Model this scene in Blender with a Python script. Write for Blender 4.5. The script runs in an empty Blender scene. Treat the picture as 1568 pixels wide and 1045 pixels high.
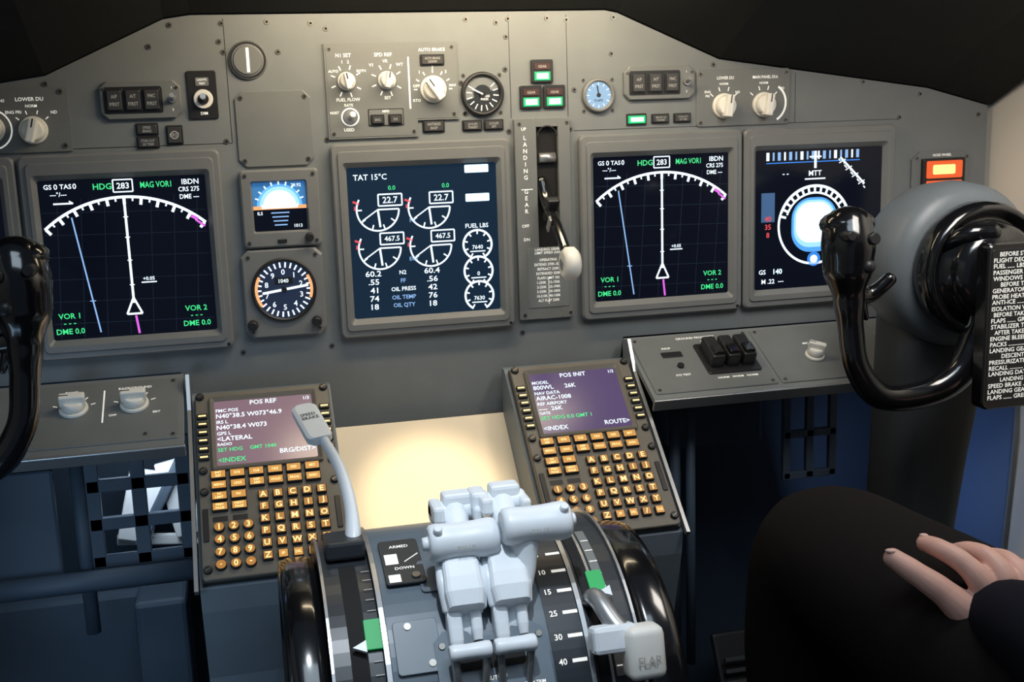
import bpy, bmesh, math, random
from mathutils import Matrix, Vector
random.seed(3)
S = 0.001

# ------------------------------------------------------------------ frames (local units: millimetres)
def frame(o, u, v, w):
    m = Matrix.Identity(4)
    for i, a in enumerate((u, v, w)):
        a = Vector(a).normalized() * S
        m[0][i], m[1][i], m[2][i] = a
    m[0][3], m[1][3], m[2][3] = o
    return m
WORLD = frame((0, 0, 0), (1, 0, 0), (0, 1, 0), (0, 0, 1))
PANEL = frame((0, 0, 0), (1, 0, 0), (0, 0, 1), (0, -1, 0))
def at(M, x, y, z=0): return M @ Matrix.Translation((x, y, z))

# ------------------------------------------------------------------ materials
def mat(name, col, rough=.5, metal=0, emis=None, es=0, noise=0, nscale=60, bump=0, bscale=300, coat=0, spec=None, sss=0):
    m = bpy.data.materials.new(name); m.use_nodes = True
    nt = m.node_tree; b = nt.nodes['Principled BSDF']
    b.inputs['Base Color'].default_value = (*col, 1)
    b.inputs['Roughness'].default_value = rough
    b.inputs['Metallic'].default_value = metal
    if coat: b.inputs['Coat Weight'].default_value = coat; b.inputs['Coat Roughness'].default_value = .08
    if spec is not None: b.inputs['Specular IOR Level'].default_value = spec
    if sss:
        b.inputs['Subsurface Weight'].default_value = sss; b.inputs['Subsurface Radius'].default_value = (.01, .004, .002); b.inputs['Subsurface Scale'].default_value = .5
    if emis: b.inputs['Emission Color'].default_value = (*emis, 1); b.inputs['Emission Strength'].default_value = es
    if noise or bump:
        tc = nt.nodes.new('ShaderNodeTexCoord')
        if noise:
            n = nt.nodes.new('ShaderNodeTexNoise'); n.inputs['Scale'].default_value = nscale; n.inputs['Detail'].default_value = 4
            nt.links.new(tc.outputs['Object'], n.inputs['Vector'])
            mx = nt.nodes.new('ShaderNodeMix'); mx.data_type = 'RGBA'
            mx.inputs[6].default_value = tuple(c * (1 - noise) for c in col) + (1,)
            mx.inputs[7].default_value = tuple(min(1, c * (1 + noise)) for c in col) + (1,)
            nt.links.new(n.outputs['Fac'], mx.inputs[0]); nt.links.new(mx.outputs[2], b.inputs['Base Color'])
        if bump:
            n2 = nt.nodes.new('ShaderNodeTexNoise'); n2.inputs['Scale'].default_value = bscale
            nt.links.new(tc.outputs['Object'], n2.inputs['Vector'])
            bp = nt.nodes.new('ShaderNodeBump'); bp.inputs['Strength'].default_value = bump; bp.inputs['Distance'].default_value = .0005
            nt.links.new(n2.outputs['Fac'], bp.inputs['Height']); nt.links.new(bp.outputs[0], b.inputs['Normal'])
    return m
PG = mat('panel_grey_paint', (.185, .20, .205), .5, noise=.12, nscale=25, bump=.25, bscale=900)
PG2 = mat('subpanel_grey_paint', (.17, .18, .18), .45, noise=.1, nscale=30, bump=.2, bscale=900)
BZ = mat('bezel_grey', (.185, .19, .19), .4, noise=.08, nscale=40)
DK = mat('dark_plastic', (.018, .018, .02), .4)
BTN = mat('button_face', (.05, .05, .052), .35)
BLK = mat('recess_shade_black', (.004, .004, .005), .8)  # flat black painted in for the shade inside slots and screw recesses
GLS = mat('glareshield_vinyl', (.008, .009, .009), .75, bump=.5, bscale=500, spec=.3)
GB = mat('gloss_black', (.006, .006, .007), .16, coat=.6)
WK = mat('knob_cream', (.86, .84, .78), .4)
WH = mat('lever_white', (.80, .85, .90), .35, noise=.05, nscale=50)
CR = mat('cream_board', (.90, .77, .58), .7, noise=.04, nscale=8)
MT = mat('screw_metal', (.22, .21, .19), .35, .8)
MTL = mat('brushed_metal', (.45, .46, .47), .35, .8)
GR = mat('quadrant_grey', (.11, .145, .18), .36, noise=.1, nscale=40)
GRD = mat('quadrant_dark', (.028, .033, .04), .33)
PED = mat('pedestal_grey', (.17, .205, .235), .5, noise=.1, nscale=20)
HUB = mat('yoke_housing_grey', (.14, .16, .175), .42, noise=.06)
HUBD = mat('column_dark', (.035, .04, .045), .55, noise=.08)
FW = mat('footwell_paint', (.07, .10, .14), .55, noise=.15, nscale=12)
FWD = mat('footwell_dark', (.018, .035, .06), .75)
WALL = mat('sidewall_cream', (.80, .74, .64), .65, noise=.04, nscale=6)
WALLB = mat('sidewall_blue_lit', (.12, .19, .34), .55, noise=.05)  # blue light on the lower sidewall, put into the base colour
FLR = mat('floor_carpet', (.012, .014, .02), .95, noise=.3, nscale=200)
CLO = mat('trouser_cloth', (.013, .011, .011), .95, noise=.25, nscale=400, bump=.4, bscale=1200, spec=.1)
SLV = mat('sleeve_cloth', (.013, .013, .020), .95, noise=.2, nscale=400, spec=.1)
SKN = mat('skin', (.74, .43, .35), .5, noise=.10, nscale=60, bump=.2, bscale=500, sss=.15)
NAIL = mat('nail', (.82, .54, .48), .3)
SEAT = mat('seat_fabric', (.05, .055, .07), .9, noise=.15, nscale=200)
SCR = mat('screen_glass', (.003, .004, .008), .10, emis=(.018, .026, .06), es=.12, spec=.25)
SCRB = mat('screen_glass_eng', (.004, .008, .016), .12, emis=(.03, .085, .17), es=.22, spec=.45)
SCRP = mat('cdu_screen_left', (.06, .045, .055), .2, emis=(.32, .20, .25), es=.66)
SCRQ = mat('cdu_screen_right', (.03, .025, .045), .2, emis=(.14, .09, .23), es=.6)
GRID = mat('screen_grid', (.01, .02, .03), .3, emis=(.02, .035, .07), es=.35)
def em(name, c, s): return mat(name, (.02, .02, .02), .4, emis=c, es=s)
EW = em('glow_white', (.80, .92, 1), 1.35)
ELB = em('glow_lightblue', (.30, .54, .95), .95)
ECY = em('glow_cyan', (.62, .86, 1), 2.0)
EB = em('glow_blue', (.03, .25, .9), 1.0)
EG = em('glow_green', (.06, .92, .30), .95)
EGB = em('lamp_green', (.0, .75, .22), 1.0)
EGB2 = em('lamp_green_core', (.50, 1, .70), 2.5)
EM = em('glow_magenta', (.80, .14, .85), 1.0)
ER = em('glow_red', (.95, .08, .10), .9)
EOR = em('lamp_orange', (1, .55, .15), 2.4)
EORR = em('lamp_orange_red', (1, .12, .02), .9)
EKEYW = em('key_legend', (1, .72, .30), 1.6)
LBL = mat('label_white', (.78, .78, .75), .5, emis=(1, .97, .88), es=.45)
LBLD = mat('label_dim', (.35, .35, .33), .5, emis=(1, 1, .95), es=.05)
EWARM = em('glow_warm', (1, .45, .18), 1.1)
GRN = mat('trim_band_green', (.02, .32, .09), .5, emis=(.02, .6, .16), es=.2)
BZC = mat('cdu_case_grey', (.16, .145, .12), .45, noise=.1, nscale=60)
EKEYP = em('key_panel_amber', (1, .46, .09), .66)
EKEYL = em('key_letter_amber', (1, .42, .07), .46)

# ------------------------------------------------------------------ geometry builder
_tc = {}
def text_geo(s):
    if s in _tc: return _tc[s]
    cu = bpy.data.curves.new('tmp', 'FONT'); cu.body = s; cu.size = 1; cu.resolution_u = 2; cu.offset = .015; cu.space_line = .95
    ob = bpy.data.objects.new('tmp', cu); bpy.context.collection.objects.link(ob)
    dg = bpy.context.evaluated_depsgraph_get(); me = ob.evaluated_get(dg).to_mesh()
    vs = [v.co.copy() for v in me.vertices]; fs = [tuple(p.vertices) for p in me.polygons]
    ob.evaluated_get(dg).to_mesh_clear(); bpy.data.objects.remove(ob); bpy.data.curves.remove(cu)
    if vs:
        x0 = min(v.x for v in vs); x1 = max(v.x for v in vs); y0 = min(v.y for v in vs); y1 = max(v.y for v in vs)
    else: x0 = x1 = y0 = y1 = 0
    _tc[s] = (vs, fs, x0, x1, y0, y1); return _tc[s]

def rrect(hw, hh, r, seg=4, cx=0, cy=0):
    r = max(.01, min(r, hw * .99, hh * .99)); pts = []
    for (sx, sy, a0) in ((1, 1, 0), (-1, 1, 90), (-1, -1, 180), (1, -1, 270)):
        for i in range(seg + 1):
            a = math.radians(a0 + 90 * i / seg)
            pts.append((cx + sx * (hw - r) + r * math.cos(a), cy + sy * (hh - r) + r * math.sin(a)))
    return pts

def catmull(P, n=6):
    P = [Vector(p) for p in P]; out = []
    for i in range(len(P) - 1):
        p0 = P[max(i - 1, 0)]; p1 = P[i]; p2 = P[i + 1]; p3 = P[min(i + 2, len(P) - 1)]
        for k in range(n):
            t = k / n
            out.append(.5 * ((2 * p1) + (p2 - p0) * t + (2 * p0 - 5 * p1 + 4 * p2 - p3) * t * t + (3 * p1 - p0 - 3 * p2 + p3) * t ** 3))
    out.append(P[-1]); return out

class G:
    def __init__(s, name, M=WORLD):
        s.bm = bmesh.new(); s.M = M; s.mats = []; s.name = name
    def mi(s, m):
        if m not in s.mats: s.mats.append(m)
        return s.mats.index(m)
    def add(s, vs, fs, m, smooth=False, M=None):
        T = M or s.M; k = s.mi(m)
        bv = [s.bm.verts.new(T @ Vector(v)) for v in vs]
        for f in fs:
            try:
                q = s.bm.faces.new([bv[i] for i in f]); q.material_index = k
                q.smooth = smooth
            except ValueError: pass
        return bv
    def box(s, c, d, m, bev=0, rot=None, M=None, seg=2):
        t = bmesh.new(); bmesh.ops.create_cube(t, size=1)
        bmesh.ops.scale(t, vec=d, verts=t.verts)
        if bev: bmesh.ops.bevel(t, geom=t.edges[:], offset=min(bev, min(d) * .45), segments=seg, affect='EDGES', profile=.5)
        R = Matrix.Translation(c)
        if rot is not None: R = R @ rot
        t.verts.index_update()
        s.add([R @ v.co for v in t.verts], [tuple(v.index for v in f.verts) for f in t.faces], m, seg > 2, M); t.free()
    def loft(s, loops, m, cap0=True, cap1=True, smooth=False, M=None):
        n = len(loops[0]); vs = [p for l in loops for p in l]; fs = []
        for i in range(len(loops) - 1):
            for j in range(n):
                fs.append((i * n + j, i * n + (j + 1) % n, (i + 1) * n + (j + 1) % n, (i + 1) * n + j))
        bv = s.add(vs, fs, m, smooth, M); k = s.mi(m)
        if cap0: s.bm.faces.new(bv[:n]).material_index = k
        if cap1: s.bm.faces.new(bv[-n:]).material_index = k
    def prism(s, pts, w0, w1, m, M=None):
        s.loft([[(x, y, w0) for x, y in pts], [(x, y, w1) for x, y in pts]], m, M=M)
    def plate(s, x0, y0, x1, y1, w0, w1, m, r=3, ch=.6, seg=4, M=None):
        cx, cy, hw, hh = (x0 + x1) / 2, (y0 + y1) / 2, abs(x1 - x0) / 2, abs(y1 - y0) / 2
        L = []
        for (e, w) in ((0, w0), (0, w1 - ch), (ch, w1)):
            L.append([(x, y, w) for x, y in rrect(hw - e, hh - e, r, seg, cx, cy)])
        s.loft(L, m, M=M)
    def cyl(s, p0, p1, r0, r1, m, seg=20, M=None, ch=0):
        p0, p1 = Vector(p0), Vector(p1); d = (p1 - p0); L = d.length; d.normalize()
        a = d.orthogonal().normalized(); b = d.cross(a)
        prof = [(0, r0), (L, r1)] if not ch else [(0, max(r0 - ch, .01)), (ch, r0), (L - ch, r1), (L, max(r1 - ch, .01))]
        s.loft([[p0 + d * h + (a * math.cos(2 * math.pi * i / seg) + b * math.sin(2 * math.pi * i / seg)) * r for i in range(seg)] for h, r in prof], m, smooth=True, M=M)
    def tube(s, path, rad, m, seg=14, n=6, flat=1.0, up=None, M=None, round_ends=True):
        P = catmull(path, n); K = len(path); Rr = []
        for i in range(len(P)):
            t = i / n; k = min(int(t), K - 2); f = t - k; f = f * f * (3 - 2 * f)
            Rr.append(rad[k] * (1 - f) + rad[k + 1] * f)
        T = [(P[min(i + 1, len(P) - 1)] - P[max(i - 1, 0)]).normalized() for i in range(len(P))]
        a = T[0].orthogonal().normalized() if up is None else (Vector(up) - T[0] * Vector(up).dot(T[0])).normalized()
        L = []
        for i in range(len(P)):
            a = (a - T[i] * a.dot(T[i])).normalized(); b = T[i].cross(a)
            def ring(c, r): return [c + (a * math.cos(2 * math.pi * j / seg) * flat + b * math.sin(2 * math.pi * j / seg)) * r for j in range(seg)]
            if i == 0 and round_ends:
                for q in (75, 50, 25): L.append(ring(P[0] - T[0] * Rr[0] * math.sin(math.radians(q)) * .8, Rr[0] * math.cos(math.radians(q))))
            L.append(ring(P[i], Rr[i]))
            if i == len(P) - 1 and round_ends:
                for q in (25, 50, 75): L.append(ring(P[i] + T[i] * Rr[i] * math.sin(math.radians(q)) * .8, Rr[i] * math.cos(math.radians(q))))
        s.loft(L, m, smooth=True, M=M)
    def sph(s, c, r, m, seg=16, M=None):
        if not hasattr(r, '__len__'): r = (r, r, r)
        L = []
        for i in range(1, 10):
            p = math.pi * i / 10
            L.append([(c[0] + r[0] * math.sin(p) * math.cos(2 * math.pi * j / seg), c[1] + r[1] * math.sin(p) * math.sin(2 * math.pi * j / seg), c[2] - r[2] * math.cos(p)) for j in range(seg)])
        s.loft(L, m, smooth=True, M=M)
    def quad(s, x0, y0, x1, y1, w, m, M=None): s.add([(x0, y0, w), (x1, y0, w), (x1, y1, w), (x0, y1, w)], [(0, 1, 2, 3)], m, M=M)
    def line(s, x0, y0, x1, y1, t, w, m, M=None):
        d = Vector((x1 - x0, y1 - y0)); d.normalize(); nx, ny = -d.y * t / 2, d.x * t / 2
        s.add([(x0 + nx, y0 + ny, w), (x0 - nx, y0 - ny, w), (x1 - nx, y1 - ny, w), (x1 + nx, y1 + ny, w)], [(0, 1, 2, 3)], m, M=M)
    def arc(s, cx, cy, r0, r1, a0, a1, w, m, seg=24, M=None):
        vs = []; fs = []
        for i in range(seg + 1):
            a = math.radians(a0 + (a1 - a0) * i / seg); c, q = math.cos(a), math.sin(a)
            vs += [(cx + r0 * c, cy + r0 * q, w), (cx + r1 * c, cy + r1 * q, w)]
            if i: fs.append((2 * i - 2, 2 * i - 1, 2 * i + 1, 2 * i))
        s.add(vs, fs, m, M=M)
    def disc(s, cx, cy, r, w, m, ry=None, seg=28, M=None):
        ry = ry or r; s.add([(cx + r * math.cos(2 * math.pi * i / seg), cy + ry * math.sin(2 * math.pi * i / seg), w) for i in range(seg)], [tuple(range(seg))], m, M=M)
    def ticks(s, cx, cy, r0, r1, a0, a1, n, t, w, m, M=None):
        for i in range(n):
            a = math.radians(a0 + (a1 - a0) * i / max(1, n - 1)); c, q = math.cos(a), math.sin(a)
            s.line(cx + r0 * c, cy + r0 * q, cx + r1 * c, cy + r1 * q, t, w, m, M=M)
    def text(s, st, x, y, size, w, m, al='c', M=None, rot=0, sx=1):
        vs, fs, x0, x1, y0, y1 = text_geo(st)
        ox = {'c': (x0 + x1) / 2, 'l': x0, 'r': x1}[al]; oy = (y0 + y1) / 2
        c, q = math.cos(math.radians(rot)), math.sin(math.radians(rot)); out = []
        for v in vs:
            a, b = (v.x - ox) * size * sx, (v.y - oy) * size
            out.append((x + a * c - b * q, y + a * q + b * c, w))
        s.add(out, fs, m, M=M)
    def screw(s, x, y, w=0, r=3.2, M=None):
        s.cyl((x, y, w - .2), (x, y, w + 1.1), r, r * .85, MT, 12, M=M)
        s.disc(x, y, r * .5, w + 1.2, BLK, seg=8, M=M)
    def done(s, rec=True):
        if rec: bmesh.ops.recalc_face_normals(s.bm, faces=s.bm.faces[:])
        me = bpy.data.meshes.new(s.name); s.bm.to_mesh(me); s.bm.free()
        for m in s.mats: me.materials.append(m)
        o = bpy.data.objects.new(s.name, me); bpy.context.collection.objects.link(o); return o

def knob(g, x, y, w, r=13, ang=0, m=WK, M=None):
    T = (M or g.M) @ Matrix.Translation((x, y, w)) @ Matrix.Rotation(math.radians(ang), 4, 'Z')
    g.cyl((0, 0, 0), (0, 0, 4), r * 1.02, r * .98, m, 24, M=T, ch=.6)
    g.cyl((0, 0, 4), (0, 0, 13), r * .86, r * .74, m, 24, M=T, ch=1)
    g.box((0, 0, 14), (r * .62, r * 1.75, 13), m, 1.6, M=T)
    g.quad(-.7, r * .2, .7, r * .85, 20.6, DK, M=T)

def button(g, x, y, w, bw, bh, face=BTN, txt=None, M=None, lit=None):
    g.plate(x - bw / 2 - 1.8, y - bh / 2 - 1.8, x + bw / 2 + 1.8, y + bh / 2 + 1.8, w, w + 1.5, DK, 1, .4, 2, M=M)
    g.plate(x - bw / 2, y - bh / 2, x + bw / 2, y + bh / 2, w + 1.5, w + 4, face, .8, .5, 2, M=M)
    if txt:
        ls = txt.split('|')
        for i, l in enumerate(ls):
            g.text(l, x, y + (len(ls) - 1) * bh * .2 - i * bh * .4, min(5.2, bh * (.40 if len(ls) > 1 else .5)), w + 4.15, lit or LBLD, M=M, sx=.8)

# ================================================================== INSTRUMENT PANEL
g = G('main_instrument_panel', PANEL)
out = [(-765, 130), (-680, 152), (-392, 194), (-268, 250), (-240, 254), (225, 254), (240, 251), (367, 196), (650, 155), (738, 131), (740, -133), (242, -133), (230, -214), (-270, -214), (-282, -133), (-765, -133)]
g.prism(out[::-1], -10, 0, PG)
for x in (-206, 109.5): g.line(x, 250, x, 118 if x < 0 else 135, .8, .1, DK)
g.line(178, 250, 178, 134, .8, .1, DK); g.line(468, 178, 468, 118, .8, .1, DK)
g.line(-400, 118, -206, 118, .8, .1, DK); g.line(185, 118, 612, 118, .8, .1, DK)
for x, y in [(-262, 244), (-208, 245), (-212, 226), (-113, 244), (-97, 238), (95, 242), (109, 246), (155, 246), (106, 226), (178, 244), (235, 246), (232, 205), (360, 190), (-212, 120), (-285, 222), (-300, 120), (-392, 186), (-96, 214), (-103, 118), (106, 120), (180, 120), (470, 186), (560, 165), (612, 120), (640, 148), (725, 120), (-208, 215), (186, 165), (60, 246), (52, 176), (56, 142), (104, 190), (-160, 246), (-150, 214), (618, -90), (115, -118), (-212, -116), (-112, -116)]:
    g.screw(x, y, 0)
g.done()

g = G('standby_compass_dial', PANEL)
g.cyl((-183, 206, 0), (-183, 206, 4), 21, 20, MTL, 32, ch=.8); g.cyl((-183, 206, 4), (-183, 206, 6), 16, 15, PG2, 32)
g.line(-183, 219, -183, 193, 3.2, 6.2, LBL); g.arc(-183, 206, 17, 19.5, 0, 360, 4.2, DK, 36)
g.done()

g = G('blank_cover_plate', PANEL)
L = []
for e, w in ((0, 0), (0, 1.8), (.8, 2.4)):
    L.append([(x, y, w) for x, y in rrect(41 - e, 41 - e, 8, 1, -159.5, 132)])
g.loft(L, PG2)
for x in (-194, -125):
    for y in (98, 166): g.screw(x, y, 2.4, 2.8)
g.done()

g = G('display_selector_panel', PANEL)
g.prism([(-480, 116), (-371, 116), (-371, 183), (-430, 183), (-480, 176)], 0, 2.2, PG2)
knob(g, -408, 139, 2.2, 14.5, -15); knob(g, -450, 141, 2.2, 14.5, -35)
g.ticks(-408, 139, 17, 21, 40, 140, 4, 1, 2.5, LBL); g.arc(-450, 141, 20, 21.6, -70, 70, 2.5, LBL)
g.text('LOWER DU', -409, 171, 5.4, 2.4, LBL); g.text('ENG PRI', -426, 158, 4.4, 2.4, LBL); g.text('ND', -386, 157, 4.4, 2.4, LBL); g.text('NORM', -408, 164, 4, 2.4, LBL); g.text('N1', -436, 170, 4.4, 2.4, LBL)
g.screw(-378, 178, 2.2); g.screw(-378, 122, 2.2)
g.done()

g = G('display_selector_panel', PANEL)
g.plate(338, 117, 460, 184, 0, 2.2, PG2, 4)
for x, t in ((373, 'LOWER DU'), (425, 'MAIN PANEL DUs')):
    knob(g, x, 141, 2.2, 15, -8); g.text(t, x + 2, 174, 5, 2.4, LBL, sx=.85); g.ticks(x, 141, 18, 23, 40, 140, 4, 1.2, 2.5, LBL)
    g.text('NORM', x, 167, 3.8, 2.4, LBL)
g.arc(431, 143, 22, 24.5, -60, 55, 2.5, LBL); g.text('ENG', 352, 158, 4, 2.4, LBL); g.text('ND', 391, 157, 4, 2.4, LBL); g.text('PFD', 449, 160, 4, 2.4, LBL); g.text('PRI', 352, 153, 4, 2.4, LBL)
for x in (343, 455):
    for y in (122, 179): g.screw(x, y, 2.2, 2.6)
g.done()

def warn(name, x0, y0, x1, y1, lights, sw):
    g = G(name, PANEL)
    L = []
    cx, cy, hw, hh = (x0 + x1) / 2, (y0 + y1) / 2, (x1 - x0) / 2, (y1 - y0) / 2
    for e, w in ((0, 0), (0, 4), (1, 5)): L.append([(x, y, w) for x, y in rrect(hw - e, hh - e, 7, 1, cx, cy)])
    g.loft(L, PG2)
    g.plate(lights[0][0] - 11, cy - 14, lights[-1][0] + 11, cy + 14, 5, 5.6, DK, 2, .3, 2)
    for x, t in lights: button(g, x, cy, 5.4, 14.5, 20, BTN, t)
    T = g.M @ Matrix.Translation((sw, cy, 5)); g.cyl((0, 0, 0), (0, 0, 3), 4.5, 4, MTL, 14, M=T); g.cyl((0, 0, 3), (0, 4, 13), 2, 2.6, MTL, 12, M=T)
    g.text('1', sw, cy + 12, 3.4, 5.2, LBL); g.text('2', sw, cy - 11, 3.4, 5.2, LBL)
    for x in (x0 + 4, x1 - 4): g.screw(x, cy + hh - 8, 5, 1.8)
    g.done()
warn('autoflight_warning_lights', -339, 147, -256, 187, [(-324, 'A/P|P/RST'), (-305, 'A/T|P/RST'), (-286, 'FMC|P/RST')], -265)
warn('autoflight_warning_lights', 246, 151, 335, 190, [(263, 'A/P|P/RST'), (284, 'A/T|P/RST'), (305, 'FMC|P/RST')], 324)

g = G('annunciator_lights', PANEL)
for y, t in ((136, 'SPEED|BRAKE'), (122, 'STAB OUT|OF TRIM')): button(g, -294, y, 0, 20, 9.5, BTN, t)
button(g, -266, 129, 0, 14, 17, BTN, 'P/RST')
g.arc(-266, 129, 3.2, 4.4, 0, 360, 4.3, LBLD)
g.done()
g = G('annunciator_lights', PANEL)
g.plate(249.5, 121.5, 274.5, 135.5, 0, 1.4, DK, 1, .3, 2)
button(g, 262, 128.5, 0, 21, 9, EGB, None); g.quad(254, 126, 270, 131, 4.2, EGB2)
for x, t in ((292, 'BELOW G/S|P-INHIBIT'), (320, 'STAB OUT|OF TRIM')): button(g, x, 128.5, 0, 19, 8, BTN, t)
g.done()

g = G('light_test_switch', PANEL)
g.plate(-249, 145, -218, 196, 0, 2.5, DK, 2)
g.cyl((-233, 166, 2.5), (-233, 166, 6), 10.5, 10, WK, 24, ch=.5); g.cyl((-233, 166, 6), (-233, 166, 8), 6, 5.5, DK, 20)
g.cyl((-233, 166, 6), (-233, 169, 20), 2.2, 3.2, MTL, 12)
g.plate(-240, 180, -226, 189, 2.5, 3.4, PG2, 1, .2, 2); g.text('LIGHTS', -233, 186.5, 3.2, 3.6, LBL); g.text('TEST', -233, 182.5, 3.2, 3.6, LBL); g.text('DIM', -233, 151, 4.4, 2.7, LBL)
g.done()

g = G('autobrake_control_panel', PANEL)
g.prism([(-101, 118), (0, 118), (0, 136), (48, 136), (48, 222), (-101, 222)], 0, 3, PG2)
g.prism([(-99, 120), (-2, 120), (-2, 138), (46, 138), (46, 220), (-99, 220)], 3, 3.5, PG2)
knob(g, -78, 181, 3.5, 10, 10); knob(g, -33, 181, 3.5, 10, -12); knob(g, 19, 170, 3.5, 15, 35)
for x in (-78, -33): g.ticks(x, 181, 13, 18, 30, 330, 8, 1.4, 3.8, LBL)
g.ticks(19, 170, 18, 22, 0, 180, 7, 1.4, 3.8, LBL)
g.line(-8, 206, -8, 149, 1.8, 3.8, LBL)
g.text('N1 SET', -80, 209, 5.6, 3.8, LBL); g.text('1   2', -78, 202, 5, 3.8, LBL); g.text('AUTO', -92, 192, 4, 3.8, LBL); g.text('BOTH', -61, 192, 4, 3.8, LBL)
g.text('SPD REF', -36, 209, 5.6, 3.8, LBL); g.text('V1', -50, 198, 4.8, 3.8, LBL); g.text('VR', -34, 202, 4.8, 3.8, LBL); g.text('WT', -18, 198, 4.8, 3.8, LBL); g.text('SET', -33, 162, 4.8, 3.8, LBL)
g.text('AUTO BRAKE', 19, 213.5, 5, 3.8, LBL); g.text('RTO', 0, 158, 4.4, 3.8, LBL); g.text('OFF', 0, 174, 4.4, 3.8, LBL); g.text('1', 4, 189, 4.8, 3.8, LBL); g.text('2', 19, 194.5, 4.4, 3.8, LBL); g.text('3', 34, 189, 4.8, 3.8, LBL); g.text('MAX', 41.5, 174, 3.8, 3.8, LBL)
g.text('FUEL FLOW', -77, 161, 5, 3.8, LBL); g.text('RATE', -77, 155, 4.2, 3.8, LBL); g.text('USED', -78, 128, 4.8, 3.8, LBL); g.text('RESET', -93, 147, 3.8, 3.8, LBL)
g.cyl((-76, 142, 3.5), (-76, 142, 6), 8, 7.5, MTL, 20); g.arc(-76, 142, 8.5, 10.2, 0, 360, 3.8, LBL); g.cyl((-76, 142, 6), (-74, 145, 17), 2.2, 3.2, WK, 12)
button(g, 19, 202, 3.5, 24, 9, BTN, 'AUTO BRAKE|DISARM')
g.plate(-56, 131, -16, 150, 3.5, 4, DK, 1, .2, 2); g.plate(-55, 132, -17, 149, 4, 4.4, PG2, 1, .2, 2)
for x, t in ((-46, 'ENG'), (-26, 'SYS')): button(g, x, 138, 4, 12, 8, BTN, t)
g.text('MFD', -36, 147.2, 4, 4.6, LBL)
for x, y in ((-95, 216), (42, 216), (42, 142), (-95, 124), (-5, 124)): g.screw(x, y, 3.5, 2.2)
g.done()

g = G('antiskid_annunciator', PANEL)
button(g, 18, 129, 0, 22, 11, BTN, 'ANTISKID|INOP'); g.done()
g = G('flap_annunciators', PANEL)
for x, t in ((63, 'LE FLAPS|TRANSIT'), (88, 'LE FLAPS|EXT')): button(g, x, 128, 0, 20, 9, BTN, t)
g.done()

EFL = em('gauge_glow_lightblue', (.42, .68, .95), .8)
def round_gauge(name, x, y, r, kind):
    g = G(name, PANEL)
    g.loft([[(x + a * math.cos(2 * math.pi * i / 40), y + a * math.sin(2 * math.pi * i / 40), w) for i in range(40)] for a, w in ((r + 4, 0), (r + 4, 4), (r + 2.5, 6), (r, 6), (r - 1, 2))], BZ if kind != 'brake' else DK, cap1=False, smooth=True)
    if kind == 'brake':
        g.disc(x, y, r, 2.5, GRD); g.arc(x, y, r * .5, r * .97, 20, 200, 2.7, PG); g.ticks(x, y, r * .6, r * .9, 150, 400, 12, 1.2, 2.9, LBL); g.text('BRAKE\nPRESS', x + 3, y - 4, 3.6, 2.9, LBL)
        g.cyl((x, y, 2.6), (x, y, 5), 4, 3.5, DK, 16); g.line(x, y, x - r * .6, y + r * .3, 1.6, 5.1, LBL)
    else:
        g.disc(x, y, r, 2.5, EFL); g.ticks(x, y, r * .7, r * .92, 0, 330, 12, 1, 2.7, EW); g.text('FLAPS', x, y - 6, 4, 2.7, DK); g.line(x, y, x - r * .1, y + r * .7, 1.6, 3, DK); g.cyl((x, y, 2.6), (x, y, 4), 2.5, 2.5, DK, 12)
    for k in (45, 135, 225, 315): g.screw(x + (r + 9) * math.cos(math.radians(k)), y + (r + 9) * math.sin(math.radians(k)), 0, 2.4)
    g.done()
round_gauge('brake_pressure_gauge', 76, 163, 21, 'brake')
round_gauge('flap_position_gauge', 215, 158, 16, 'flap')

g = G('landing_gear_indicator_lights', PANEL)
LRO = mat('lamp_red_off', (.06, .025, .025), .4)
for (x, y) in ((147, 187), (133, 158), (161, 158)):
    g.plate(x - 13, y - 13, x + 13, y + 13, 0, 4, DK, 1.5, .6, 2)
    g.plate(x - 9.5, y + 1.5, x + 9.5, y + 9, 4, 5.2, LRO, .8, .4, 2)
    g.text('GEAR', x, y + 5.2, 4, 5.4, LBLD)
    g.plate(x - 9.5, y - 10.5, x + 9.5, y - .5, 4, 5.2, EGB, .8, .4, 2); g.quad(x - 7, y - 8.8, x + 7, y - 2.2, 5.4, EGB2)
g.done()

# ---------------- landing gear lever
g = G('landing_gear_lever', PANEL)
sx0, sx1, sy0, sy1 = 137, 163, -28, 124
g.plate(111, -102, sx0, 134, 0, 7, PG2, 2); g.plate(sx1, -102, 178, 134, 0, 7, PG2, 2)
g.box((150, 129, 3.5), (27, 10, 7), PG2, .3); g.box((150, -65, 3.4), (27, 74, 6.8), PG2, .3)
g.quad(sx0, sy0, sx1, sy1, .6, BLK)  # black sheet stands in for the shade inside the lever slot
g.arc(150, 113, 11, 12.4, 0, 180, 7.3, DK)
g.cyl((140, 88, 2), (160, 88, 2), 6, 6, MTL, 16)
g.tube([(143, 62, 1), (146, 38, 12), (149, 12, 42), (152, -14, 66)], [6.5, 7.5, 6.5, 6], GB, 12)
g.box((148, 30, 24), (15, 34, 9), DK, 2.5, Matrix.Rotation(.75, 4, 'X'))
g.box((141, 14, 38), (3, 20, 8), MTL, 1, Matrix.Rotation(.75, 4, 'X'))
g.cyl((144, -28, 78), (163, -28, 78), 19, 19, WK, 32, ch=5); g.cyl((142.5, -28, 78), (164.5, -28, 78), 6, 6, MTL, 16)
for i, ch_ in enumerate('LANDING'): g.text(ch_, 123, 112 - i * 7.6, 6.8, 7.2, LBL)
for i, ch_ in enumerate('GEAR'): g.text(ch_, 123, 50 - i * 7.6, 6.8, 7.2, LBL)
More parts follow.
